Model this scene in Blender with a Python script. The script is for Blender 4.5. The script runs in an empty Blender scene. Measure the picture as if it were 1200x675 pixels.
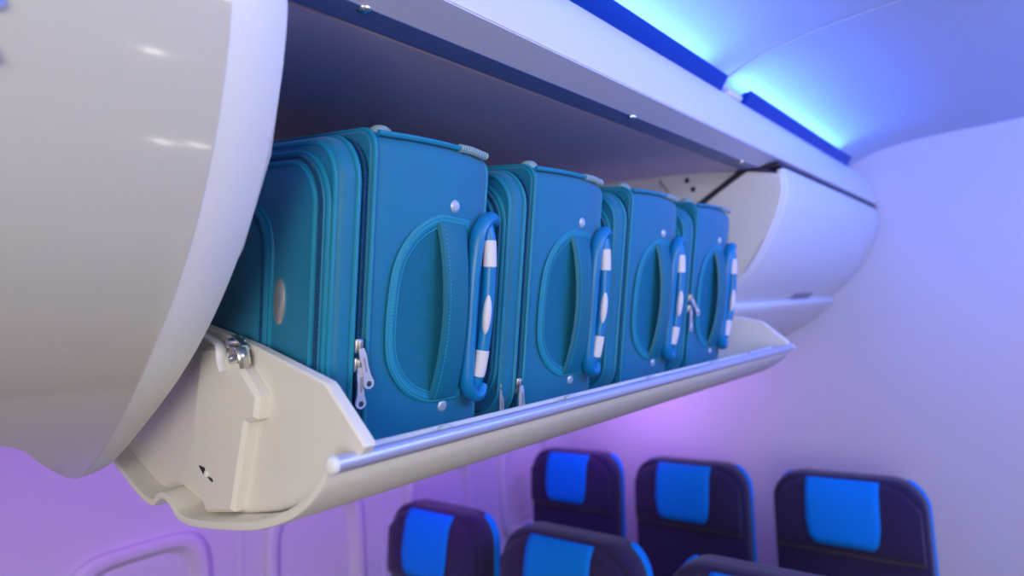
import bpy, bmesh, math, random
from mathutils import Vector, Matrix
random.seed(4)
scene = bpy.context.scene
C = scene.collection
EYE = 1.65                      # eye height above the cabin floor; coordinates below are written relative to the eye

# ---------------------------------------------------------------- camera, light, exposure
cam_d = bpy.data.cameras.new('camera')
cam = bpy.data.objects.new('camera', cam_d)
C.objects.link(cam)
rows = ((0.74513742, -0.10544398, -0.65852243),
        (0.66164686, -0.00693662, 0.74978351),
        (-0.08362807, -0.99440105, 0.06459794))
right = Vector([r[0] for r in rows]); up = -Vector([r[1] for r in rows]); back = -Vector([r[2] for r in rows])
M4 = Matrix((right, up, back)).transposed().to_4x4()
M4.translation = Vector((0, 0, EYE))
cam.matrix_world = M4
cam_d.sensor_width = 36.0
cam_d.lens = 36.0 * 702.589 / 1200.0
cam_d.clip_start = 0.01
cam_d.dof.use_dof = True
cam_d.dof.focus_distance = 0.66
cam_d.dof.aperture_fstop = 2.8
scene.camera = cam

scene.view_settings.view_transform = 'Standard'
scene.view_settings.look = 'None'
scene.view_settings.gamma = 1.0
scene.view_settings.use_curve_mapping = False
scene.view_settings.exposure = 0.0

world = bpy.data.worlds.new('hall')
scene.world = world
world.use_nodes = True
bg = world.node_tree.nodes['Background']
bg.inputs[0].default_value = (1.0, 0.95, 0.9, 1)
bg.inputs[1].default_value = 0.15


def area(name, loc, direction, sx, sy, power, col, roll_y=True):
    d = bpy.data.lights.new(name, 'AREA')
    d.shape = 'RECTANGLE'; d.size = sx; d.size_y = sy; d.energy = power; d.color = col
    o = bpy.data.objects.new(name, d); C.objects.link(o)
    z = -Vector(direction).normalized()
    y = Vector((0, 1, 0)); y = (y - z * y.dot(z))
    if y.length < .05:
        y = Vector((0, 0, 1)) - z * z.z
    y.normalize(); x = y.cross(z)
    m = Matrix((x, y, z)).transposed().to_4x4()
    m.translation = Vector(loc) + Vector((0, 0, EYE))
    o.matrix_world = m
    return o


# hall light coming in through the open end of the mock-up, behind the camera
area('hall_light', (0.75, -1.3, 0.15), (-0.75, 1.6, -0.38), 1.6, 0.9, 34, (1.0, 0.93, 0.83))
area('aisle_fill', (0.70, 0.50, 0.42), (-0.65, 0.0, -0.70), 0.35, 1.0, 6.5, (0.92, 0.94, 1.0))  # added fill for the aisle-facing surfaces, no fitting there
area('aisle_fill', (0.65, 1.45, 0.40), (-0.70, 0.0, -0.60), 0.25, 0.8, 3.2, (0.10, 0.34, 1.0))  # added blue fill that turns the far suitcases bluer
area('aisle_fill', (0.80, 0.95, 0.00), (-0.25, 0.9, -0.05), 0.8, 0.5, 4.6, (0.36, 0.28, 1.0))  # added violet fill that colours the end wall lilac
# mood light: blue LED rows in both coves, violet LED row under the bins along the side wall
area('cove_led', (-0.438, 0.50, 0.450), (0.55, 0, 0.8), 0.014, 1.28, 3.4, (0.06, 0.165, 1.0))
area('cove_led', (-0.438, 1.715, 0.450), (0.55, 0, 0.8), 0.014, 0.88, 2.6, (0.06, 0.165, 1.0))
area('cove_led', (0.70, 1.55, 0.440), (-0.55, 0, 0.6), 0.03, 1.6, 20, (0.02, 0.15, 1.0))
area('sidewall_led', (-1.25, 1.0, -0.20), (-0.75, 0, -0.65), 0.05, 2.5, 6.6, (0.40, 0.10, 1.0))
area('sidewall_led', (-1.30, 2.05, -0.20), (0.15, 0.9, -0.45), 0.5, 0.05, 2.2, (0.55, 0.25, 1.0))


# ---------------------------------------------------------------- materials
def mat(name, col, rough=.5, metal=0., spec=.5, bump=None, coat=0., emit=None, sheen=0., var=0.):
    m = bpy.data.materials.new(name); m.use_nodes = True
    nt = m.node_tree; b = nt.nodes['Principled BSDF']
    b.inputs['Base Color'].default_value = (*col, 1)
    b.inputs['Roughness'].default_value = rough
    b.inputs['Metallic'].default_value = metal
    b.inputs['Specular IOR Level'].default_value = spec
    b.inputs['Coat Weight'].default_value = coat
    b.inputs['Coat Roughness'].default_value = .06
    b.inputs['Sheen Weight'].default_value = sheen
    if emit:
        b.inputs['Emission Color'].default_value = (*emit[0], 1)
        b.inputs['Emission Strength'].default_value = emit[1]
    tc = nt.nodes.new('ShaderNodeTexCoord')
    if var > 0:
        n = nt.nodes.new('ShaderNodeTexNoise'); n.inputs['Scale'].default_value = 14
        n.inputs['Detail'].default_value = 4
        nt.links.new(tc.outputs['Object'], n.inputs['Vector'])
        r = nt.nodes.new('ShaderNodeMapRange')
        r.inputs['To Min'].default_value = 1 - var; r.inputs['To Max'].default_value = 1 + var
        nt.links.new(n.outputs['Fac'], r.inputs['Value'])
        mx = nt.nodes.new('ShaderNodeMix'); mx.data_type = 'RGBA'; mx.blend_type = 'MULTIPLY'
        mx.inputs['Factor'].default_value = 1
        mx.inputs['A'].default_value = (*col, 1)
        nt.links.new(r.outputs['Result'], mx.inputs['B'])
        nt.links.new(mx.outputs['Result'], b.inputs['Base Color'])
    if bump:
        kind, scale, strength, dist = bump
        if kind == 'weave':
            w1 = nt.nodes.new('ShaderNodeTexWave'); w1.bands_direction = 'Y'; w1.inputs['Scale'].default_value = scale
            w2 = nt.nodes.new('ShaderNodeTexWave'); w2.bands_direction = 'Z'; w2.inputs['Scale'].default_value = scale
            for w in (w1, w2): nt.links.new(tc.outputs['Object'], w.inputs['Vector'])
            a = nt.nodes.new('ShaderNodeMath'); a.operation = 'MULTIPLY'
            nt.links.new(w1.outputs['Fac'], a.inputs[0]); nt.links.new(w2.outputs['Fac'], a.inputs[1])
            h = a.outputs[0]
        elif kind == 'teeth':
            w1 = nt.nodes.new('ShaderNodeTexWave'); w1.bands_direction = 'Z'; w1.inputs['Scale'].default_value = scale
            nt.links.new(tc.outputs['Object'], w1.inputs['Vector']); h = w1.outputs['Fac']
        else:
            n = nt.nodes.new('ShaderNodeTexNoise'); n.inputs['Scale'].default_value = scale
            n.inputs['Detail'].default_value = 6
            nt.links.new(tc.outputs['Object'], n.inputs['Vector']); h = n.outputs['Fac']
        bp = nt.nodes.new('ShaderNodeBump'); bp.inputs['Strength'].default_value = strength
        bp.inputs['Distance'].default_value = dist
        nt.links.new(h, bp.inputs['Height'])
        nt.links.new(bp.outputs['Normal'], b.inputs['Normal'])
    return m


WHITE = mat('cabin_white', (.78, .78, .78), .38, bump=('noise', 600, .05, .0005))
CREAM = mat('bin_shell_white', (.80, .77, .71), .42, bump=('noise', 700, .05, .0005))
GLOSS = mat('gloss_bin_white', (.64, .61, .53), .12, spec=.6, coat=.6)
SATIN = mat('satin_edge_white', (.80, .80, .82), .45)
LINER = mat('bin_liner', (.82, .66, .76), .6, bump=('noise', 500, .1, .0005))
WALLM = mat('sidewall_lining', (.70, .67, .75), .55, bump=('noise', 300, .05, .0005))
CEILM = mat('ceiling_lining_cove_tint', (.56, .65, .82), .5)  # blue of the cove light is put into the panel colour
GREYT = mat('grey_trim', (.70, .70, .88), .4)
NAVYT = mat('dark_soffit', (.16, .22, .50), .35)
STRIPM = mat('cove_cover_blue', (.0, .025, .26), .4, spec=.2, emit=((.0, .06, .60), .22))
SEAL = mat('black_seal', (.025, .02, .04), .5)
ALU = mat('lip_aluminium', (.60, .62, .88), .38, metal=.6)
STEEL = mat('chrome', (.75, .75, .78), .18, metal=1.)
PULL = mat('silver_pull', (.80, .80, .86), .32, metal=.55)
EMBLEM = mat('emblem_silver', (.66, .66, .68), .25, metal=.8)
STEEL2 = mat('brushed_steel', (.62, .6, .58), .3, metal=1.)
HOLE = mat('dark_hole', (.01, .01, .012), .6)
CARPET = mat('carpet', (.30, .27, .23), .95, bump=('noise', 300, .5, .003))
HALLW = mat('hall_wall', (.70, .64, .54), .6)
BAG = mat('teal_polyester', (.002, .178, .338), .52, spec=.4, bump=('weave', 330, .22, .0006), sheen=.15, var=.10)
BAGD = mat('teal_mesh', (.003, .185, .330), .6, spec=.35, bump=('weave', 150, .8, .0012))
PIPE = mat('teal_piping', (.006, .235, .400), .42, spec=.45, bump=('teeth', 260, .25, .0006))
STITCH = mat('teal_thread', (.03, .36, .50), .6)
ZIPM = mat('zip_teeth', (.006, .075, .18), .4, spec=.5, bump=('teeth', 150, 1.0, .0012))
HANDLE = mat('blue_plastic', (.003, .20, .50), .36, spec=.5)
GRIPW = mat('white_grip', (.72, .70, .76), .4)
STRAPM = mat('teal_strap', (.003, .150, .250), .45, spec=.4, bump=('weave', 330, .2, .0005))
SILVER = mat('silver_plastic', (.55, .64, .76), .35, metal=.4)
GUARD = mat('corner_guard_grey', (.28, .42, .46), .45)
INK = mat('ink', (.03, .03, .05), .6)
SEATF = mat('navy_seat_cloth', (.030, .018, .075), .85, spec=.2, sheen=.2, bump=('noise', 400, .3, .001))
SEATB = mat('blue_headrest_cloth', (.0, .24, .85), .75, spec=.2, bump=('noise', 500, .2, .001))
SEATG = mat('grey_seat_shell', (.10, .09, .12), .5)
LAMPM = mat('glint_lamp_glass', (.9, .9, .9), .3, emit=((1.0, .93, .82), 14.0))


# ---------------------------------------------------------------- mesh helpers
def V(*a): return Vector(a)


class MB:
    """collects shapes in one bmesh; build() links it as ONE mesh object"""
    def __init__(s, off=(0, 0, 0)):
        s.bm = bmesh.new(); s.off = Vector(off)

    def face(s, vs):
        try: return s.bm.faces.new(vs)
        except ValueError: return None

    def loft(s, loops, close=True, cap0=True, cap1=True):
        L = [[s.bm.verts.new(p) for p in lp] for lp in loops]
        for a, b in zip(L, L[1:]):
            n = len(a)
            for i in range(n if close else n - 1):
                j = (i + 1) % n
                s.face((a[i], a[j], b[j], b[i]))
        if close and cap0: s.face(list(reversed(L[0])))
        if close and cap1: s.face(L[-1])
        return s

    def box(s, lo, hi, bevel=0.):
        r = bmesh.ops.create_cube(s.bm, size=1)
        c = (Vector(lo) + Vector(hi)) / 2; d = Vector(hi) - Vector(lo)
        for v in r['verts']:
            v.co = Vector((v.co.x * d.x, v.co.y * d.y, v.co.z * d.z)) + c
        if bevel:
            es = list({e for v in r['verts'] for e in v.link_edges})
            bmesh.ops.bevel(s.bm, geom=es, offset=bevel, segments=3, affect='EDGES', profile=.5)
        return s

    def slab(s, x0, x1, z0, z1, r, prof, n=8):
        """rounded rectangle in XZ lofted along Y; prof = [(y, inset), ...]"""
        s.loft([rrect(x0 + i, x1 - i, z0 + i, z1 - i, max(r - i, .001), y, n) for y, i in prof])
        return s

    def poly_y(s, pts, y0, y1, bev=0.):
        """polygon in XZ extruded along Y, optionally with a bevelled front edge"""
        if bev:
            c = inset_poly(pts, bev)
            s.loft([[V(x, y0, z) for x, z in c], [V(x, y0 + bev, z) for x, z in pts], [V(x, y1, z) for x, z in pts]])
        else:
            s.loft([[V(x, y0, z) for x, z in pts], [V(x, y1, z) for x, z in pts]])
        return s

    def tube(s, path, r, n=8, closed=False, flat=None, up=None):
        P = [Vector(p) for p in path]
        N = len(P); loops = []; u = None
        for i, p in enumerate(P):
            if closed: t = P[(i + 1) % N] - P[i - 1]
            else: t = P[min(i + 1, N - 1)] - P[max(i - 1, 0)]
            t.normalize()
            if flat is not None:
                u = Vector(flat); u = (u - t * u.dot(t)).normalized()
            elif u is None:
                u = t.orthogonal().normalized()
            else:
                u = (u - t * u.dot(t)).normalized()
            w = t.cross(u)
            rr = r[i] if isinstance(r, list) else r
            ra, rb = rr if isinstance(rr, tuple) else (rr, rr)
            loops.append([p + u * (ra * math.cos(2 * math.pi * k / n)) + w * (rb * math.sin(2 * math.pi * k / n)) for k in range(n)])
        if closed: loops.append(loops[0]); s.loft(loops, cap0=False, cap1=False)
        else: s.loft(loops)
        return s

    def lathe(s, c, axis, prof, n=16):
        """prof = [(height, radius)] about axis through c"""
        a = Vector(axis).normalized(); u = a.orthogonal().normalized(); w = a.cross(u); c = Vector(c)
        s.loft([[c + a * h + (u * math.cos(2 * math.pi * k / n) + w * math.sin(2 * math.pi * k / n)) * max(r, 1e-5) for k in range(n)] for h, r in prof])
        return s

    def sheet(s, rows_, thick=None):
        L = [[s.bm.verts.new(p) for p in lp] for lp in rows_]
        for a, b in zip(L, L[1:]):
            for i in range(len(a) - 1):
                s.face((a[i], a[i + 1], b[i + 1], b[i]))
        return s

    def build(s, name, m, parent=None, smooth=35, at=None, solid=None, weld=True):
        bm = s.bm
        if weld: bmesh.ops.remove_doubles(bm, verts=bm.verts, dist=1e-5)
        bmesh.ops.recalc_face_normals(bm, faces=bm.faces)
        base = V(0, 0, EYE)
        if parent is None:
            org = Vector(at) if at is not None else V(0, 0, 0)
            for v in bm.verts: v.co -= org
        me = bpy.data.meshes.new(name); bm.to_mesh(me); bm.free()
        me.materials.append(m)
        for p in me.polygons: p.use_smooth = True
        me.set_sharp_from_angle(angle=math.radians(smooth))
        o = bpy.data.objects.new(name, me); C.objects.link(o)
        if parent is None: o.location = org + base
        else: o.parent = parent
        if solid:
            md = o.modifiers.new('thickness', 'SOLIDIFY'); md.thickness = solid[0]; md.offset = solid[1]
        return o


def rrect(x0, x1, z0, z1, r, y, n=8):
    pts = []
    for cx, cz, a0 in ((x1 - r, z1 - r, 0), (x0 + r, z1 - r, 90), (x0 + r, z0 + r, 180), (x1 - r, z0 + r, 270)):
        for k in range(n + 1):
            a = math.radians(a0 + 90 * k / n)
            pts.append(V(cx + r * math.cos(a), y, cz + r * math.sin(a)))
    return pts


def inset_poly(pts, d):
    n = len(pts); out = []
    A = sum(pts[i][0] * pts[(i + 1) % n][1] - pts[(i + 1) % n][0] * pts[i][1] for i in range(n))
    sg = 1 if A > 0 else -1
    for i in range(n):
        p0, p1, p2 = Vector(pts[i - 1]), Vector(pts[i]), Vector(pts[(i + 1) % n])
        e1 = (p1 - p0).normalized(); e2 = (p2 - p1).normalized()
        n1 = Vector((-e1.y, e1.x)) * sg; n2 = Vector((-e2.y, e2.x)) * sg
        b = (n1 + n2); k = max(b.length_squared / 2, .3)
        q = p1 + b * (d / k); out.append((q.x, q.y))
    return out


def smooth_path(pts, n=6, closed=False):
    """Catmull-Rom through 2-D or 3-D points"""
    P = [Vector(p) for p in pts]; N = len(P); out = []
    rng = range(N) if closed else range(N - 1)
    for i in rng:
        if closed: p0, p1, p2, p3 = P[i - 1], P[i], P[(i + 1) % N], P[(i + 2) % N]
        else: p0, p1, p2, p3 = P[max(i - 1, 0)], P[i], P[i + 1], P[min(i + 2, N - 1)]
        for k in range(n):
            t = k / n
            out.append(.5 * ((2 * p1) + (p2 - p0) * t + (2 * p0 - 5 * p1 + 4 * p2 - p3) * t * t + (3 * p1 - p0 - 3 * p2 + p3) * t ** 3))
    if not closed: out.append(P[-1])
    return out


def thing(name, label, cat, loc, group=None, rot=(0, 0, 0)):
    o = bpy.data.objects.new(name, None); C.objects.link(o)
    o.empty_display_size = .05
    o.location = Vector(loc) + V(0, 0, EYE); o.rotation_euler = rot
    o['label'] = label; o['category'] = cat
    if group: o['group'] = group
    return o


def struct(o):
    o['kind'] = 'structure'; return o


# ---------------------------------------------------------------- room shell
YE = 2.44                        # end wall
struct(MB().box((-2.0, -1.8, -1.75), (1.95, YE + .1, -1.65)).build('floor', CARPET))
struct(MB().box((-2.0, YE, -1.66), (1.95, YE + .08, .60)).build('wall_end', WALLM))

# curved side wall with the window panels
side = smooth_path([(-1.78, -1.66), (-1.83, -1.2), (-1.85, -.8), (-1.82, -.45), (-1.72, -.15), (-1.52, .12), (-1.25, .35), (-1.1, .60)], 6)
mb = MB()
mb.loft([[V(x, y, z) for x, z in side] + [V(x - .05, y, z - .01) for x, z in reversed(side)] for y in (-1.8, -.5, .26, .79, 1.32, 1.85, YE)])
struct(mb.build('wall_left', WALLM))

def wall_x(z):
    for (xa, za), (xb, zb) in zip(side, side[1:]):
        if za <= z <= zb: return xa + (xb - xa) * (z - za) / (zb - za)
    return side[-1][0]

def window(i, yc):
    """raised oval-cornered reveal around a closed blind"""
    zc, hy, hz, r = -.705, .150, .205, .105
    def ring(off, push, r_):
        out = []
        for k in range(48):
            a = 2 * math.pi * k / 48
            ca, sa = math.cos(a), math.sin(a)
            e = .45
            y = (hy + off) * math.copysign(abs(ca) ** e, ca); z = zc + (hz + off) * math.copysign(abs(sa) ** e, sa)
            out.append(V(wall_x(z) + push, yc + y, z))
        return out
    fr = MB().loft([ring(.024, -.004, r), ring(.022, .020, r), ring(.013, .030, r), ring(.001, .032, r), ring(-.008, .028, r), ring(-.018, .006, r), ring(-.034, -.004, r)], cap0=False, cap1=False).build('window_%d' % i, WALLM)
    struct(fr)
    b = ring(-.033, .001, r)
    mbb = MB(); rows_ = []
    mbb.loft([ring(-.030, -.006, r), ring(-.031, .0015, r), ring(-.06, .003, r), ring(-.12, .003, r)], cap0=False)
    mbb.build('blind', WALLM, fr)
    zt = zc - hz + .062
    MB().box((wall_x(zt) + .001, yc - .035, zt - .007), (wall_x(zt) + .011, yc + .035, zt + .007), .003).build('blind_grip', WALLM, fr)
    return fr

for i, yc in enumerate((.525, 1.03, 1.56, 2.075)):
    w = window(i + 1, yc)

# side wall seams between the window panels
for i, yc in enumerate((.79, 1.295, 1.82)):
    struct(MB().tube([V(x + .001, yc, z) for x, z in side if -1.6 < z < .3], (.010, .002), 8, flat=(0, 1, 0)).build('trim_%d' % (i + 4), WALLM))

# ceiling: two moulded panels with a seam at y = 1.25, curling down behind the cove
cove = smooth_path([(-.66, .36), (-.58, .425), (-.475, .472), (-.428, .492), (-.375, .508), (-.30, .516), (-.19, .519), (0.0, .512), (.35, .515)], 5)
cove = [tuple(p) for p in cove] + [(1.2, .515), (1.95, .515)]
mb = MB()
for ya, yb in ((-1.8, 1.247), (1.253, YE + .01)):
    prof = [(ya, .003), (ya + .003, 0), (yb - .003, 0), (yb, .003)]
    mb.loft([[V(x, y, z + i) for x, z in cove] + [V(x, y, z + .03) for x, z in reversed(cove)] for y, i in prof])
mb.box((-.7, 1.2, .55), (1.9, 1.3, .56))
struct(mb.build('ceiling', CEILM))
struct(MB().box((-2.0, -1.8, .60), (1.95, YE + .08, .64)).build('trim_1', HALLW))  # unseen cap added above the ceiling to keep outside light from the gaps
# plain wall on the far side of the aisle, behind the frame
struct(MB().box((1.90, -1.8, -1.66), (1.95, YE, .60)).build('wall_right', HALLW))
struct(MB().box((1.84, -1.7, -.14), (1.90, YE, .02), .01).box((1.86, -1.7, .30), (1.90, YE, .36), .01).build('trim_2', WHITE))

# header panel over the bins (face, grey under-bevel) and its dark soffit
hdr = [(-.446, .3125), (-.409, .3205), (-.402, .3225), (-.4005, .327), (-.408, .380), (-.4265, .424), (-.434, .428), (-.47, .428), (-.60, .40), (-.60, .35), (-.446, .35)]
h = struct(MB().poly_y([p for p in hdr], -1.7, 2.43).build('trim_3', WHITE))
MB().loft([[V(-.4455, y, .3105), V(-.4032, y, .3208), V(-.4032, y, .3222), V(-.4455, y, .3130)] for y in (-1.7, 2.43)]).build('under_bevel', GREYT, h)
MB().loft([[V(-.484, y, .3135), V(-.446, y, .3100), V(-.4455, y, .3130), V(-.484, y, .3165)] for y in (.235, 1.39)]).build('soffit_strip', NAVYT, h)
for y in (.335, .828, 1.285):
    b = MB().lathe((-.450, y, .3105), (-.05, 0, -1), [(0, .008), (.0015, .0078), (.003, .006), (.0045, .003), (.005, 0)], 14).build('bumper', STEEL, h)

# cove lights
def cove_light(y0, y1, label):
    t = thing('cove_light', label, 'light', (-.434, y0, .43), 'blue cove lights over the bins')
    L = y1 - y0
    sec = [(.006, -.006), (.0085, -.0055), (.0245, .0165), (.0250, .0190), (.0230, .0195), (.0205, .0175), (.0045, -.0040)]
    MB().loft([[V(x, y, z) for x, z in sec] for y in (0, L)]).build('cover', STRIPM, t)
    MB().box((-.026, .0, -.004), (.004, L, .002)).build('tray', GREYT, t)
    for y in (0, L):
        MB().loft([[V(x, y + d, z) for x, z in ((.0055, -.0045), (.0225, .0165), (.012, .018), (-.012, .010), (-.018, -.002))] for d in (-.003, .003)]).build('end_cap', STRIPM, t)
    return t

cove_light(-.20, 1.150, 'long blue cove light strip leaving the top of the frame')
cove_light(1.272, 2.160, 'shorter blue cove light strip ending at the end wall')
t = thing('cable_clip', 'small pale bracket joining the two blue cove strips', 'bracket', (-.425, 1.19, .425))
MB().box((-.012, 0, 0), (.004, .06, .012), .003).build('clip_body', WHITE, t)
MB().tube([V(-.004, -.03, .012), V(-.002, .02, .016), V(-.004, .075, .012)], .0035).build('cable', GREYT, t)

# ---------------------------------------------------------------- bin shells
# outer profile of a closed bin door, top to bottom, as (x, z)
dp = smooth_path([(-.402, .303), (-.3955, .270), (-.3985, .247), (-.409, .214), (-.4275, .174), (-.453, .133), (-.488, .089), (-.540, .042), (-.605, -.004), (-.69, -.050), (-.80, -.098), (-.90, -.141), (-1.00, -.168)], 8)
for _ in range(30):
    dp = [dp[0]] + [(a + 2 * b + c) / 4 for a, b, c in zip(dp, dp[1:], dp[2:])] + [dp[-1]]
dp = [tuple(p) for p in dp]
cum = [0.]
for a, b in zip(dp, dp[1:]): cum.append(cum[-1] + math.hypot(b[0] - a[0], b[1] - a[1]))

def prof_at(s):
    s = max(0, min(s, cum[-1] - 1e-6))
    for k in range(len(cum) - 1):
        if cum[k] <= s <= cum[k + 1]:
            f = (s - cum[k]) / (cum[k + 1] - cum[k]); a, b = dp[k], dp[k + 1]
            p = Vector((a[0] + (b[0] - a[0]) * f, a[1] + (b[1] - a[1]) * f))
            d = Vector((b[0] - a[0], b[1] - a[1])).normalized()
            return p, Vector((-d.y, d.x))     # outward normal (towards the aisle)
def s_of_x(x):
    for k in range(len(dp) - 1):
        if k > 6 and dp[k + 1][0] <= x <= dp[k][0]:
            return cum[k] + (cum[k + 1] - cum[k]) * (dp[k][0] - x) / (dp[k][0] - dp[k + 1][0])
    return cum[-1]

def door_panel(ycols, smaxf, thick, inset=lambda y: 0., n=44, warp=lambda y, x: y):
    outer, inner = [], []
    for y in ycols:
        sm = smaxf(y); ro, ri = [], []
        for k in range(n + 1):
            p, nn = prof_at(sm * k / n); i = inset(y)
            yw = warp(y, p.x)
            ro.append(V(p.x - nn.x * i, yw, p.y - nn.y * i))
            ri.append(V(p.x - nn.x * thick, yw, p.y - nn.y * thick))
        outer.append(ro); inner.append(ri)
    mb = MB()
    mb.loft([o + list(reversed(i_)) for o, i_ in zip(outer, inner)])
    return mb

# closed bin nearest the camera: glossy door with a drooping lower corner, satin end frame
near = thing('overhead_bin', 'closed glossy cream bin door filling the left edge, nearest the camera', 'overhead bin', (-.70, -.28, -.05), 'overhead bins')
def rel(o, m):            # meshes written in room coordinates -> parented
    m.off = o.location - V(0, 0, EYE)
    for v in m.bm.verts: v.co -= m.off
    return m
lobe = [(-1.2, -.720), (-.4, -.722), (.04, -.724), (.085, -.730), (.115, -.755), (.135, -.797), (.155, -.838), (.171, -.868), (.185, -.892), (.198, -.905), (.212, -.905), (.240, -.899)]
lobe = [tuple(p) for p in smooth_path(lobe, 8)]
def lobe_s(y):
    for (ya, xa), (yb, xb) in zip(lobe, lobe[1:]):
        if ya <= y <= yb:
            return s_of_x(xa + (xb - xa) * (y - ya) / (yb - ya))
    return s_of_x(-.90)
def seam_y(x):
    f = min(1, max(0, (-.56 - x) / .30)); return .014 * f * f * (3 - 2 * f)
ys = [-.9, -.5, -.2, .0] + [.03 + .004 * q for q in range(39)] + [.1858]
rel(near, door_panel(ys, lambda y: lobe_s(y + .014 * max(0, (y - .10) / .086)), .012, warp=lambda y, x: y + seam_y(x) * max(0, y / .186))).build('door', GLOSS, near)
rel(near, door_panel([.186, .188, .192, .198, .205, .212, .219, .225, .229, .231], lambda y: s_of_x(-.903 + (y - .186) * .25), .016,
                     lambda y: .0006 + (max(0, y - .190) / .041) ** 2 * .008, warp=lambda y, x: y + seam_y(x) * (.231 - y) / .045)).build('end_frame', SATIN, near)
m = MB().loft([[V(-.70, y, -.045), V(-.735, y, -.058), V(-1.05, y, -.04), V(-1.05, y, -.03), V(-.70, y, -.030)] for y in (-.9, .16)])
rel(near, m).build('bin_floor', SATIN, near)
m = MB().lathe((-.417, .0595, .203), (1, 0, .35), [(0, .006), (.004, .006), (.006, .004), (.0065, 0)], 16)
rel(near, m).build('latch_knob', STEEL2, near)
m = MB().box((-.434, .0570, .172), (-.4225, .0615, .186), .001)
rel(near, m).build('latch_slot', HOLE, near)

# fixed frame panel between this bin and the open one
part_poly = [(-.452, .306), (-.488, .318), (-.62, .336), (-.80, .358), (-1.04, .385), (-1.04, -.02), (-.75, -.02), (-.62, .03), (-.53, .09), (-.47, .16), (-.44, .23)]
struct(MB().poly_y(part_poly, .236, .244).build('wall_divider_near', WHITE))
struct(MB().poly_y([(-.47, .318), (-.488, .322), (-.62, .340), (-.80, .362), (-1.04, .39), (-1.04, -.02), (-.75, -.02), (-.66, .06), (-.60, .14), (-.55, .22), (-.52, .285)], 1.392, 1.400).build('wall_divider_far', WHITE))
d = bpy.data.objects['wall_divider_far']
for x, z in ((-.622, .322), (-.609, .297)):
    MB().lathe((x, 1.392, z), (0, -1, 0), [(0, .0065), (.001, .0065), (.002, .0045), (.0022, 0)], 14).build('screw_cap', SEAL, d)
MB().tube([V(-.69, 1.386, .318), V(-.685, 1.372, .335), V(-.67, 1.384, .300), V(-.665, 1.39, .29)], .0018, 6).build('wire', STEEL2, d)
# interior lining of the open bin: sloping top and back
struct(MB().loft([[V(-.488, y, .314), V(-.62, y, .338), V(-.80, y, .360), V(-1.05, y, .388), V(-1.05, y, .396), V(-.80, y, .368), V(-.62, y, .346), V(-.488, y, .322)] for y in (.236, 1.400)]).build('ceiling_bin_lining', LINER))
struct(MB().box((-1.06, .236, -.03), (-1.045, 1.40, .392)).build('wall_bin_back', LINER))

# closed bin beyond
far = thing('overhead_bin', 'closed white bin at the far end against the end wall', 'overhead bin', (-.70, 1.88, -.05), 'overhead bins')
sb = s_of_x(-.577)
rel(far, door_panel([1.405, 1.407, 1.412, 1.42, 1.6, 1.9, 2.3, 2.415, 2.424, 2.428], lambda y: sb, .014,
                    lambda y: max(0, (1.418 - y)) ** 2 * 30 + max(0, y - 2.415) * .5)).build('door', WHITE, far)
lowp = [(-.590, .020), (-.576, .013), (-.570, .004), (-.574, -.008), (-.594, -.026), (-.640, -.059), (-.70, -.094), (-.80, -.134), (-.93, -.160), (-1.02, -.162)]
lowp = [tuple(p) for p in smooth_path(lowp, 4)]
m = MB().loft([[V(x, y, z) for x, z in lowp] + [V(-1.02, y, .022), V(-.60, y, .022)] for y in (1.405, 2.429)])
rel(far, m).build('lower_shell', WHITE, far)
# end plate of that bin, seen from the open bay
ep = [prof_at(sb * k / 24) for k in range(1, 25)]
ep = [(p.x - n.x * .004, p.y - n.y * .004) for p, n in ep] + [(-.60, .0), (-.80, .02), (-.86, .12), (-.72, .19), (-.578, .258), (-.482, .312)]
rel(far, MB().poly_y(ep, 1.386, 1.4045, .003)).build('end_plate', WHITE, far)
m = MB().loft([[V(x, y, z) for y, z_ in ((1.384, 0), (1.391, 0)) for x, z in ()] for _ in ()]) if False else MB()
m.poly_y([(-.404, .3145), (-.404, .305), (-.474, .3085), (-.578, .2575), (-.70, .192), (-.705, .201), (-.580, .268), (-.480, .3205), (-.455, .3165)], 1.380, 1.3915)
rel(far, m).build('seal', SEAL, far)
m = MB().box((-.430, 1.394, .3045), (-.402, 2.427, .3125))
rel(far, m).build('top_gap', SEAL, far)
# finger recess of the latch in the lower edge of the door
p, nn = prof_at(sb - .012)
m = MB().loft([[V(p.x + nn.x * .0012 + dx, y, p.y + nn.y * .0012 + dz) for dx, dz in ((.010, .007), (.001, -.001), (-.007, -.0085), (-.006, -.0095), (.0, -.003), (.011, .005))] for y in (1.93, 2.11)])
rel(far, m).build('latch', mat('latch_grey', (.30, .28, .36), .5), far)
m = MB().tube([V(-.452, 1.3855, .150), V(-.478, 1.3855, .112), V(-.505, 1.3855, .080)], (.0015, .004), 6)
rel(far, m).build('groove', GREYT, far)

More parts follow.
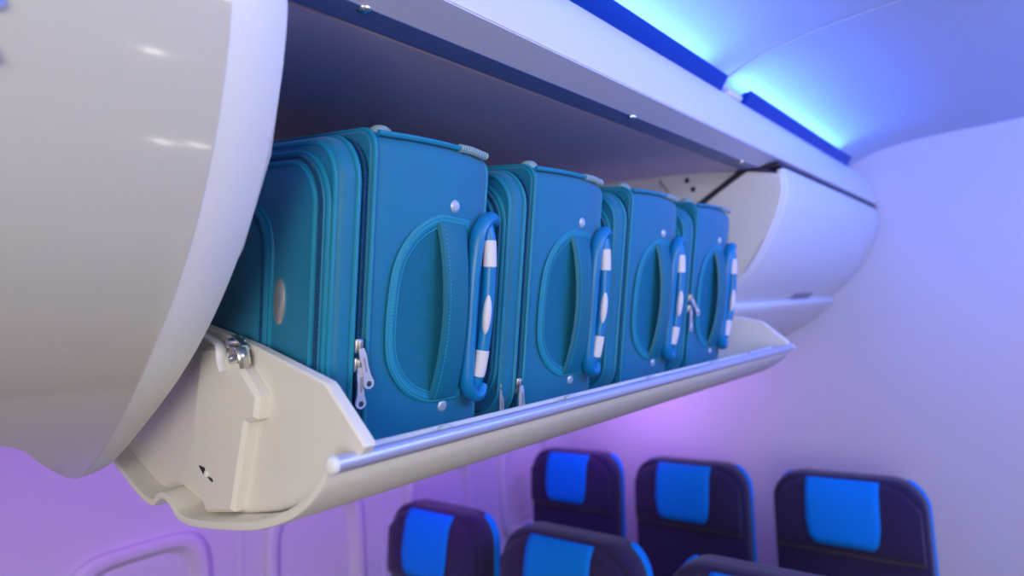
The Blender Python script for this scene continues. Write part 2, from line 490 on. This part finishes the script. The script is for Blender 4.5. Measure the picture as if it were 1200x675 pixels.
# ---------------------------------------------------------------- the open bin bucket
bk = thing('bin_bucket', 'open white drop-down luggage bin bucket holding the teal suitcases', 'overhead bin', (-.69, .82, -.18))
so = [(-.417, -.094), (-.423, -.104), (-.434, -.116), (-.457, -.132), (-.491, -.147), (-.549, -.163), (-.622, -.174), (-.674, -.180), (-.709, -.182), (-.735, -.179), (-.752, -.171), (-.768, -.1645), (-.782, -.164), (-.797, -.169), (-.815, -.176), (-.859, -.170), (-.923, -.150), (-1.0, -.125)]
so = [tuple(p) for p in smooth_path(so, 4)]
si = inset_poly(so + [(-1.0, .05), (-.42, .05)], .0095)[:len(so)]
si[0] = (-.4245, -.0925); si[-1] = (-1.0, -.117)
m = MB().loft([[V(x + (x2 - x) * f, y, z + (z2 - z) * f) for (x, z), (x2, z2) in zip(so, si)] + [V(x2 + (x - x2) * f, y, z2 + (z - z2) * f) for (x, z), (x2, z2) in reversed(list(zip(so, si)))]
               for y, f in ((.2480, .35), (.2488, .12), (.2515, 0), (.6, 0), (1.0, 0), (1.374, 0), (1.378, .25))])
rel(bk, m).build('outer_shell', CREAM, bk)
# rounded front-edge tube of aluminium with white end stops
ty, tz = -.4190, -.0940
m = MB().tube([V(ty, .253, tz), V(ty, 1.372, tz)], .0068, 16)
rel(bk, m).build('lip_tube', ALU, bk)
for y0, y1 in ((.2475, .2545), (1.371, 1.378)):
    m = MB().lathe((ty, y0, tz), (0, 1, 0), [(0, .002), (.0006, .005), (.002, .0068), (.004, .0073), (y1 - y0, .0073)], 16)
    rel(bk, m).build('lip_end_stop', SATIN, bk)
# flange behind the tube: a dark channel and a bright edge
m = MB().poly_y([(-.420, -.0905), (-.452, -.0945), (-.452, -.1010), (-.420, -.1000)], .284, 1.352)
rel(bk, m).build('lip_channel', mat('channel_aluminium', (.20, .30, .42), .25, metal=.8), bk)
m = MB().poly_y([(-.452, -.0900), (-.4565, -.0900), (-.4565, -.1150), (-.452, -.1150)], .284, 1.352)
rel(bk, m).build('lip_flange', SATIN, bk)
for y in (.385, .585, .785, 1.01, 1.19):
    m = MB().lathe((-.4350, y, -.0915), (.1, 0, 1), [(0, .0085), (.0015, .0085), (.003, .006), (.0042, .0025), (.0045, 0)], 14)
    rel(bk, m).build('lip_bumper', mat('bumper_clear', (.80, .82, .88), .25) if 'bumper_clear' not in bpy.data.materials else bpy.data.materials['bumper_clear'], bk)
# floor
tl = math.atan(.197)
def fz(x): return -.121 + (-.5117 - x) * .197
m = MB().poly_y([(-.500, fz(-.500) - .0034), (-1.0, fz(-1.0) - .0034), (-1.0, fz(-1.0) - .012), (-.500, fz(-.500) - .0085)], .283, 1.354)
rel(bk, m).build('bucket_floor', SATIN, bk)
# end plates
pl = [(-.4045, -.0835), (-.4065, -.0795), (-.4530, -.0355), (-.4575, -.0330), (-.582, .003), (-.658, .021), (-.80, .053), (-1.0, .09), (-1.0, -.115), (-.925, -.140), (-.86, -.161), (-.812, -.166), (-.78, -.154), (-.745, -.161), (-.705, -.171), (-.62, -.164), (-.55, -.152), (-.49, -.136), (-.455, -.121), (-.430, -.105)]
m = MB().poly_y(pl, .2720, .2828, .002)
rel(bk, m).build('end_plate', CREAM, bk)
pf = [(x - .012 if i < 5 else x, z) for i, (x, z) in enumerate(pl)]
m = MB().poly_y(pf, 1.352, 1.362, .002)
rel(bk, m).build('end_plate', SATIN, bk)
# pivot mechanism cover on the near end plate
cvr = [(-.672, .006), (-.692, -.046), (-.714, -.119), (-.683, -.168), (-.617, -.159), (-.577, -.070), (-.557, -.066), (-.549, -.044), (-.581, -.017), (-.600, -.012), (-.618, .0), (-.640, .006)]
m = MB().poly_y(cvr, .2580, .2722, .004)
cv = rel(bk, m).build('mechanism_cover', CREAM, bk)
def relp(m):
    for v in m.bm.verts: v.co -= bk.location - V(0, 0, EYE)
    return m
relp(MB().poly_y([(-.690, -.119), (-.678, -.120), (-.6725, -.127), (-.678, -.1275)], .2568, .2585)).build('slot', HOLE, cv)
relp(MB().poly_y([(-.668, -.1285), (-.659, -.130), (-.657, -.133), (-.662, -.132)], .2568, .2585)).build('slot', HOLE, cv)
relp(MB().lathe((-.672, .2585, -.1265), (0, -1, 0), [(0, .004), (.002, .004), (.003, .002), (.003, 0)], 12)).build('pin', SATIN, cv)
# catch hardware over the cover
m = MB()
m.tube(smooth_path([V(-.665, .258, .020), V(-.630, .258, .010), V(-.617, .256, .003), V(-.614, .255, -.010), V(-.609, .255, -.020)], 6), (.0016, .005), 8, flat=(.5, 0, 1))
m.tube(smooth_path([V(-.668, .262, .016), V(-.637, .262, .007), V(-.625, .260, .001), V(-.621, .259, -.010), V(-.611, .258, -.0215)], 6), (.0016, .005), 8, flat=(.5, 0, 1))
rel(bk, m).build('catch_rail', SATIN, bk)
m = MB().lathe((-.601, .2555, .0075), (0, 1, 0), [(0, .0035), (.001, .0048), (.017, .0048), (.018, .003)], 14)
m.lathe((-.589, .2555, .0005), (0, 1, 0), [(0, .003), (.001, .0042), (.015, .0042), (.016, .003)], 14)
m.lathe((-.600, .2555, -.0085), (.3, 1, 0), [(0, .0032), (.001, .0045), (.015, .0045), (.016, .003)], 14)
rel(bk, m).build('catch_roller', STEEL, bk)
m = MB().poly_y([(-.611, .010), (-.604, .0155), (-.583, .004), (-.579, -.014), (-.590, -.016), (-.594, -.002), (-.608, .0)], .262, .268)
m.tube(smooth_path([V(-.578, .258, .002), V(-.573, .258, -.006), V(-.575, .260, -.017)], 6), (.002, .005), 8, flat=(1, 0, 0))
rel(bk, m).build('catch_bracket', STEEL2, bk)

# ---------------------------------------------------------------- suitcases
# local frame: x towards the aisle (aisle face at x = 0), y along the bin (lid front at y = 0), z up from the bucket floor
D, H, TH = .45, .324, .200
def suitcase(k, loc, label, main_z, pull_angles, front_pull_z, main_y=.026):
    t = thing('suitcase', label, 'suitcase', loc, 'teal suitcases in the open bin', (0, tl, 0))
    # main body
    z1 = H
    mb = MB()
    prof = [(.033, .0035), (.038, .0005), (.055, 0), (.09, -.0020), (.13, -.0025), (.165, -.0010), (.183, .0015), (.192, .005), (.198, .011), (TH, .020)]
    mb.slab(-D, 0, 0, z1, .022, prof, 6)
    mb.build('body', BAG, t)
    # lid (front panel with rounder corners)
    MB().slab(-D, -.001, .001, z1 - .010, .046, [(0, .012), (.0012, .006), (.004, .002), (.009, 0), (.021, 0), (.0225, .0025)], 10).build('lid', BAG, t)
    # dark zip tape all round between lid and body
    MB().slab(-D + .003, -.0035, .003, z1 - .009, .040, [(.020, 0), (.036, 0)], 10).build('zip_tape', ZIPM, t)
    zp = rrect(-D, -.0015, .003, z1 - .0105, .040, .0275, 10)
    MB().tube(zp, (.0022, .0036), 8, closed=True).build('zip_teeth', ZIPM, t)
    # pipings
    MB().tube(rrect(-D, -.0005, .001, z1 - .0095, .046, .0205, 10), .0028, 8, closed=True).build('piping', PIPE, t)
    MB().tube(rrect(-D + .006, -.0075, .008, z1 - .0165, .042, .0012, 10), .0028, 8, closed=True).build('piping', PIPE, t)
    MB().tube(rrect(-D, 0, 0, z1 - .0005, .022, .0375, 6), .0026, 8, closed=True).build('piping', PIPE, t)
    MB().tube(rrect(-D + .006, -.0055, .005, z1 - .005, .020, .1925, 6), .0026, 8, closed=True).build('piping', PIPE, t)
    # ridge piping along the top of the aisle face, with its ribbed pale corner guard
    MB().tube(smooth_path([V(-.004, .042, z1 - .0035), V(-.003, .09, z1 - .0012), V(-.003, .14, z1 - .001), V(-.004, .19, z1 - .004)], 5), .0030, 8).build('piping', PIPE, t)
    mg = MB()
    for q in range(11):
        y = .147 + q * .0038
        mg.tube([V(-.0035, y, z1 - .0008 - .12 * max(0, y - .165)), V(-.0035, y + .0030, z1 - .0008 - .12 * max(0, y + .003 - .165))], .0046, 10)
    mg.build('corner_guard', GUARD, t, weld=False)
    # side foot on top
    MB().lathe((-.040, .070, z1 + .0005), (0, 0, 1), [(0, .014), (.003, .0135), (.008, .010), (.0105, .006), (.0115, 0)], 16).build('side_foot', GUARD, t)
    # front pockets
    pk = MB().slab(-D + .03, -.014, .02, .296, .052, [(-.0095, .010), (-.0085, .004), (-.006, .001), (-.003, 0), (.001, 0)], 10).build('front_pocket', BAG, t)
    MB().tube(rrect(-D + .028, -.012, .018, .298, .054, -.0015, 10), .0030, 8, closed=True).build('pocket_piping', PIPE, pk)
    MB().tube(rrect(-D + .033, -.017, .023, .293, .049, -.0075, 10), .0022, 8, closed=True).build('pocket_zip', ZIPM, pk)
    MB().tube(rrect(-D + .039, -.023, .029, .287, .044, -.0092, 10), .0026, 8, closed=True).build('pocket_piping', PIPE, pk)
    p2 = MB().slab(-D + .05, -.100, .03, .246, .045, [(-.0165, .008), (-.0155, .003), (-.013, 0), (-.008, 0)], 10).build('lower_pocket', BAG, t)
    MB().tube(rrect(-D + .049, -.099, .029, .247, .046, -.0098, 10), .0026, 8, closed=True).build('pocket_piping', PIPE, p2)
    MB().tube(rrect(-D + .056, -.106, .036, .240, .040, -.0158, 10), .0020, 8, closed=True).build('pocket_zip', ZIPM, p2)
    # emblem
    em = MB(); lp = []
    for h_, f in ((-.0090, 1), (-.0110, 1), (-.0124, .86), (-.0130, .55), (-.0132, .2)):
        lp.append([V(-.0815 + .0112 * f * math.cos(a), h_, .152 + .0235 * f * math.sin(a)) for a in [2 * math.pi * q / 28 for q in range(28)]])
    em.loft(lp).build('emblem', EMBLEM, t)
    # D-shaped mesh recess on the aisle face
    Dp = [(.161, .2405), (.140, .2425), (.117, .2425), (.089, .2265), (.070, .1985), (.0635, .163), (.0625, .121), (.068, .0945), (.086, .0705), (.112, .0565), (.140, .0545), (.161, .0550)]
    dc = smooth_path([V(.0008, y, z) for y, z in Dp], 6)
    cl = [V(.0022, p.y, p.z) for p in dc]
    mm = MB(); mm.loft([[V(.0010, p.y, p.z) for p in dc], [V(.0030, p.y, p.z) for p in dc]])
    rc = mm.build('mesh_panel', BAGD, t)
    MB().tube([V(.0030, p.y, p.z) for p in dc], [(.0016, .0062)] * len(dc), 8, flat=(1, 0, 0)).build('mesh_border', PIPE, rc)
    ms = MB()
    cen = V(0, .125, .148)
    for off in (.93, 1.0, 1.035):
        q = [V(.0046, cen.y + (p.y - cen.y) * off, cen.z + (p.z - cen.z) * off) for p in dc if p.y < .155]
        for i in range(0, len(q) - 1):
            for a, b in ((.05, .40), (.55, .90)):
                pa, pb = q[i].lerp(q[i + 1], a), q[i].lerp(q[i + 1], b)
                ms.tube([pa, pb], (.0005, .0007), 5, flat=(1, 0, 0))
    ms.build('stitching', STITCH, rc, weld=False)
    # soft carry strap arching over the mesh
    st = MB(); rows_ = []
    zs = [.054, .062, .075, .095, .12, .148, .176, .200, .218, .232, .241]
    for z in zs:
        f = (z - .054) / .187; arch = math.sin(math.pi * f)
        yl = .114 + .003 * arch ** .8; yr = .154 - .003 * arch; xx = .004 + .015 * arch ** .8
        rows_.append([V(xx - .0015, yl, z), V(xx + .0025, yl + .002, z), V(xx + .0050, (yl + yr) / 2, z), V(xx + .0025, yr - .002, z), V(xx - .0015, yr, z)] )
    st.loft(rows_).build('carry_strap', STRAPM, t, smooth=50)
    sm_ = MB()
    for i in range(len(rows_) - 1):
        a0, a1 = rows_[i][1].lerp(rows_[i][2], .25), rows_[i + 1][1].lerp(rows_[i + 1][2], .25)
        L = (a1 - a0).length; nseg = max(1, int(L / .004))
        for q in range(nseg):
            sm_.tube([a0.lerp(a1, (q + .1) / nseg) + V(.0004, 0, 0), a0.lerp(a1, (q + .65) / nseg) + V(.0004, 0, 0)], .0005, 5)
    sm_.build('stitching', STITCH, t, weld=False)
    # trolley handle: blue C-shaped bracket and a grip bar with white patches
    hp = smooth_path([V(.003, .198, .249), V(.007, .190, .251), V(.009, .178, .244), V(.010, .169, .228), V(.010, .1645, .19), V(.010, .1635, .13), V(.010, .1635, .085), V(.010, .1655, .066), V(.009, .174, .053), V(.008, .185, .051), V(.004, .193, .058)], 5)
    hd = MB().tube(hp, [(.0100, .0078)] * len(hp), 12, flat=(1, 0, 0)).build('trolley_handle', HANDLE, t)
    MB().tube(smooth_path([V(.004, .184, .235), V(.004, .182, .15), V(.004, .183, .065)], 5), (.005, .008), 8, flat=(1, 0, 0)).build('handle_tray', HANDLE, hd)
    gy = .1810
    gp = smooth_path([V(.010, gy + .001, .243), V(.015, gy + .002, .225), V(.018, gy + .002, .19), V(.019, gy + .001, .15), V(.018, gy - .001, .11), V(.015, gy - .003, .078), V(.009, gy - .005, .060)], 6)
    MB().tube(gp, [(.0074, .0068)] * len(gp), 12).build('grip_bar', HANDLE, hd)
    def patch(za, zb, rr, name, taper):
        path = []; K = 16 if taper == 'oval' else 8
        for q in range(K + 1):
            z = za + (zb - za) * (.5 - .5 * math.cos(math.pi * q / K))
            best = min(range(len(gp) - 1), key=lambda i: abs((gp[i].z + gp[i + 1].z) / 2 - z))
            a, b = gp[best], gp[best + 1]; f = (z - a.z) / (b.z - a.z) if abs(b.z - a.z) > 1e-6 else 0
            path.append(a.lerp(b, f))
        if taper == 'oval':
            path = [p + V(.0042, -.0042, 0) for p in path]
            rad = [max(.0008, .0056 * math.sqrt(max(0, 1 - math.cos(math.pi * q / K) ** 2))) for q in range(K + 1)]
            rad = [(r_ * .9, r_) for r_ in rad]
        else:
            rad = [.0078] * 9; rad[0] = .0066; rad[-1] = .0066
        MB().tube(path, rad, 12).build(name, GRIPW, hd)
    patch(.196, .226, .009, 'white_cap', 'band')
    patch(.122, .166, .009, 'release_button', 'oval')
    patch(.074, .104, .009, 'white_cap', 'band')
    # rivets
    for y, z in ((.140, .260), (.137, .043)):
        MB().lathe((0, y, z), (1, 0, 0), [(0, .0072), (.002, .0070), (.0036, .0052), (.0042, .0045), (.0046, 0)], 16).build('rivet', SILVER, t)
    # zip sliders with dangling pulls
    def slider(x, y, z, ang, out, name='zip_slider'):
        s_ = MB().box((x - .001, y - .0042, z - .007), (x + .0045, y + .0042, z + .007), .0016)
        s_.box((x + .004, y - .0022, z - .005), (x + .0075, y + .0022, z + .006), .001)
        s0 = s_.build(name, STEEL2, t)
        # pull: paddle with a ring hole, hanging down and swung by ang in the face plane
        ca, sa = math.cos(ang), math.sin(ang)
        def W(a, b, c): return V(x + .0075 + out * b + c, y + a * ca + b * sa, z - .002 - b * ca + a * sa)
        out_pts = [(-.0028, .0), (-.0036, .006), (-.0036, .010), (-.0031, .015), (-.0038, .026)]
        outline = out_pts + [(-.0058 * math.cos(q) , .0335 + .0058 * math.sin(q)) for q in [-.5, -.1, .4, .9, 1.57, 2.24, 2.74, 3.24, 3.64]] + [(-a, b) for a, b in reversed(out_pts)]
        pu = MB(); pu.loft([[W(a, b, -.0007) for a, b in outline], [W(a, b, .0007) for a, b in outline]])
        po = pu.build('pull', PULL, s0)
        rg = MB(); rg.loft([[W(.0027 * math.cos(q), .0342 + .0027 * math.sin(q), c) for q in [2 * math.pi * i / 14 for i in range(14)]] for c in (-.0009, .0009)])
        rg.build('pull_hole', mat('hole_teal', (.004, .07, .11), .6) if 'hole_teal' not in bpy.data.materials else bpy.data.materials['hole_teal'], s0)
        ik = MB()
        for i in range(6):
            b0 = .0095 + i * .0024
            ik.tube([W(-.0013, b0, .0008), W(.0004, b0 + .0006, .0009), W(.0012, b0 - .0006, .0009), W(-.0006, b0 + .0016, .0008)], .00022, 4)
        ik.build('script_mark', INK, s0, weld=False)
    for z, ang, out in zip(main_z, pull_angles, (.10, .05)):
        slider(.0002, main_y, z, ang, out)
    if front_pull_z:
        slider(-.012, .004, front_pull_z, 0.05, .02, 'lid_slider')
    return t

FX, FZ, FY = -.5117, -.121, .302
specs = [(0., 'nearest teal suitcase, its silver oval emblem and two pulls in view', (.118, .100), (.22, .02), None),
         (.237, 'second teal suitcase from the camera, between the nearest and the third', (.052, .046), (.1, 0.), .047),
         (.473, 'third teal suitcase from the camera, no zip pulls in view', (), (), None),
         (.705, 'farthest teal suitcase, zip pulls splayed apart beside its handle', (.150, .130), (.75, .05), None)]
for k, (dy, label, mz, ang, fp) in enumerate(specs):
    suitcase(k, (FX, FY + dy, FZ), label, mz, ang, fp)

# ---------------------------------------------------------------- seats
def seat(xc, y, label):
    """x centre, y of the backrest's front face at head height; faces -Y towards the camera"""
    t = thing('airliner_seat', label, 'seat', (xc, y, -1.65), 'navy airliner seats under the bin')
    zt = 1.123; hw = .205
    rec = math.radians(7)
    def tilt(m):
        for v in m.bm.verts:
            dz = v.co.z - .45
            v.co.y += (dz - (zt - .45)) * math.tan(rec)
        return m
    tilt(MB().slab(-hw, hw, .40, zt, .085, [(.0, .012), (.004, .004), (.012, 0), (.05, 0), (.055, .003)], 8)).build('backrest', SEATF, t)
    for sx in (-1, 1):
        pth = [V(sx * hw, .066, .42), V(sx * hw, .066, zt - .085)] + [V(sx * (hw - .085 + .085 * math.cos(math.radians(a))), .066, zt - .085 + .085 * math.sin(math.radians(a))) for a in range(8, 65, 8)]
        tilt(MB().tube(pth, [(.012, .0045)] * (len(pth) - 1) + [(.006, .002)], 10, flat=(0, 1, 0))).build('blue_edge_band', SEATB, t)
    tilt(MB().slab(-hw + .001, hw - .001, .38, zt - .001, .086, [(.050, 0), (.074, .001), (.086, .008), (.094, .024)], 8)).build('back_shell', SEATF, t)
    # winged headrest cushion
    hd = MB(); loops = []
    for f, th in ((0, .004), (.10, .016), (.3, .026), (.55, .032), (.8, .032), (.93, .024), (1.0, .008)):
        z = zt - .012 - f * .205
        hw2 = hw - .012 if f > .3 else hw - .012 - (.3 - f) ** 2 * .9
        row = []
        for q in range(17):
            a = q / 16 * 2 - 1
            side_ = .010 * abs(a) ** 4
            row.append(V(hw2 * a, -th * (1 - .75 * abs(a) ** 8) - side_ * (th > .01), z))
        for q in range(16, -1, -1):
            a = q / 16 * 2 - 1
            row.append(V(hw2 * a, .006, z))
        loops.append(row)
    tilt(hd.loft(loops)).build('headrest', SEATF, t, smooth=60)
    # blue cloth over the headrest, folded over the top edge
    cvv = MB(); rows_ = []
    cw = .098
    for z, th in ((zt - .0075, .002), (zt - .010, .0075), (zt - .018, .0125), (zt - .033, .0225), (zt - .074, .0310), (zt - .125, .0365), (zt - .165, .0370), (zt - .185, .0345)):
        row = []
        for q in range(13):
            a = q / 12 * 2 - 1
            drop = 0
            w_ = cw
            if z < zt - .12: w_ = cw - .020 * ((zt - .12 - z) / .065) ** 3
            row.append(V(w_ * a, -th, z))
        rows_.append(row)
    hc = tilt(cvv.sheet(rows_)).build('headrest_cover', SEATB, t, smooth=60, solid=(.003, 1))
    # cushion, armrests, legs
    MB().box((-hw, -.47, .36), (hw, -.02, .47), .03).build('seat_cushion', SEATF, t)
    for sx in (-1, 1):
        ar = MB().box((sx * .222 - .016, -.42, .60), (sx * .222 + .016, .0, .635), .010)
        ar.box((sx * .222 - .012, -.08, .40), (sx * .222 + .012, -.02, .61), .008)
        ar.build('armrest', SEATG, t)
    for sx in (-1, 1):
        MB().tube([V(sx * .15, -.10, .37), V(sx * .15, -.16, .01)], (.015, .022), 10).tube([V(sx * .15, -.36, .37), V(sx * .15, -.36, .01)], (.015, .022), 10).build('leg', SEATG, t)
    return t

seat(-1.505, 1.985, 'navy seat with blue headrest cloth, leftmost of the far row')
seat(-1.005, 1.985, 'navy seat with blue headrest cloth, middle of the far row')
seat(-.505, 1.985, 'navy seat with blue headrest cloth, rightmost of the far row')
seat(-1.435, 1.19, 'navy seat with blue headrest cloth, leftmost of the near row')
seat(-.950, 1.19, 'navy seat with blue headrest cloth, middle of the near row')
seat(-.470, 1.19, 'navy seat cut by the bottom edge, rightmost of the near row')

# unseen lamps added across the aisle to put glints in the glossy bin door
def glint_lamp(label, cat, loc, axis, name):
    t = thing(name, label, cat, loc, 'added glint lamps')
    MB().lathe((0, 0, 0), axis, [(-.002, .050), (.006, .050), (.009, .040), (.004, .036)], 20).build('bezel', WHITE, t)
    MB().lathe((0, 0, 0), axis, [(0, .036), (.004, .036), (.0055, .02), (.006, 0)], 20).build('lamp', LAMPM, t)

glint_lamp('added round lamp on the cream wall, unseen but for its glint', 'light', (1.898, .90, -.77), (-1, 0, 0), 'glint_wall_lamp')
glint_lamp('added floor lamp nearer the camera, unseen but for its glint', 'light', (1.22, .95, -1.648), (0, 0, 1), 'glint_floor_lamp')
glint_lamp('added floor lamp farther along the aisle, unseen but for its glint', 'light', (1.26, 1.10, -1.648), (0, 0, 1), 'glint_floor_lamp')
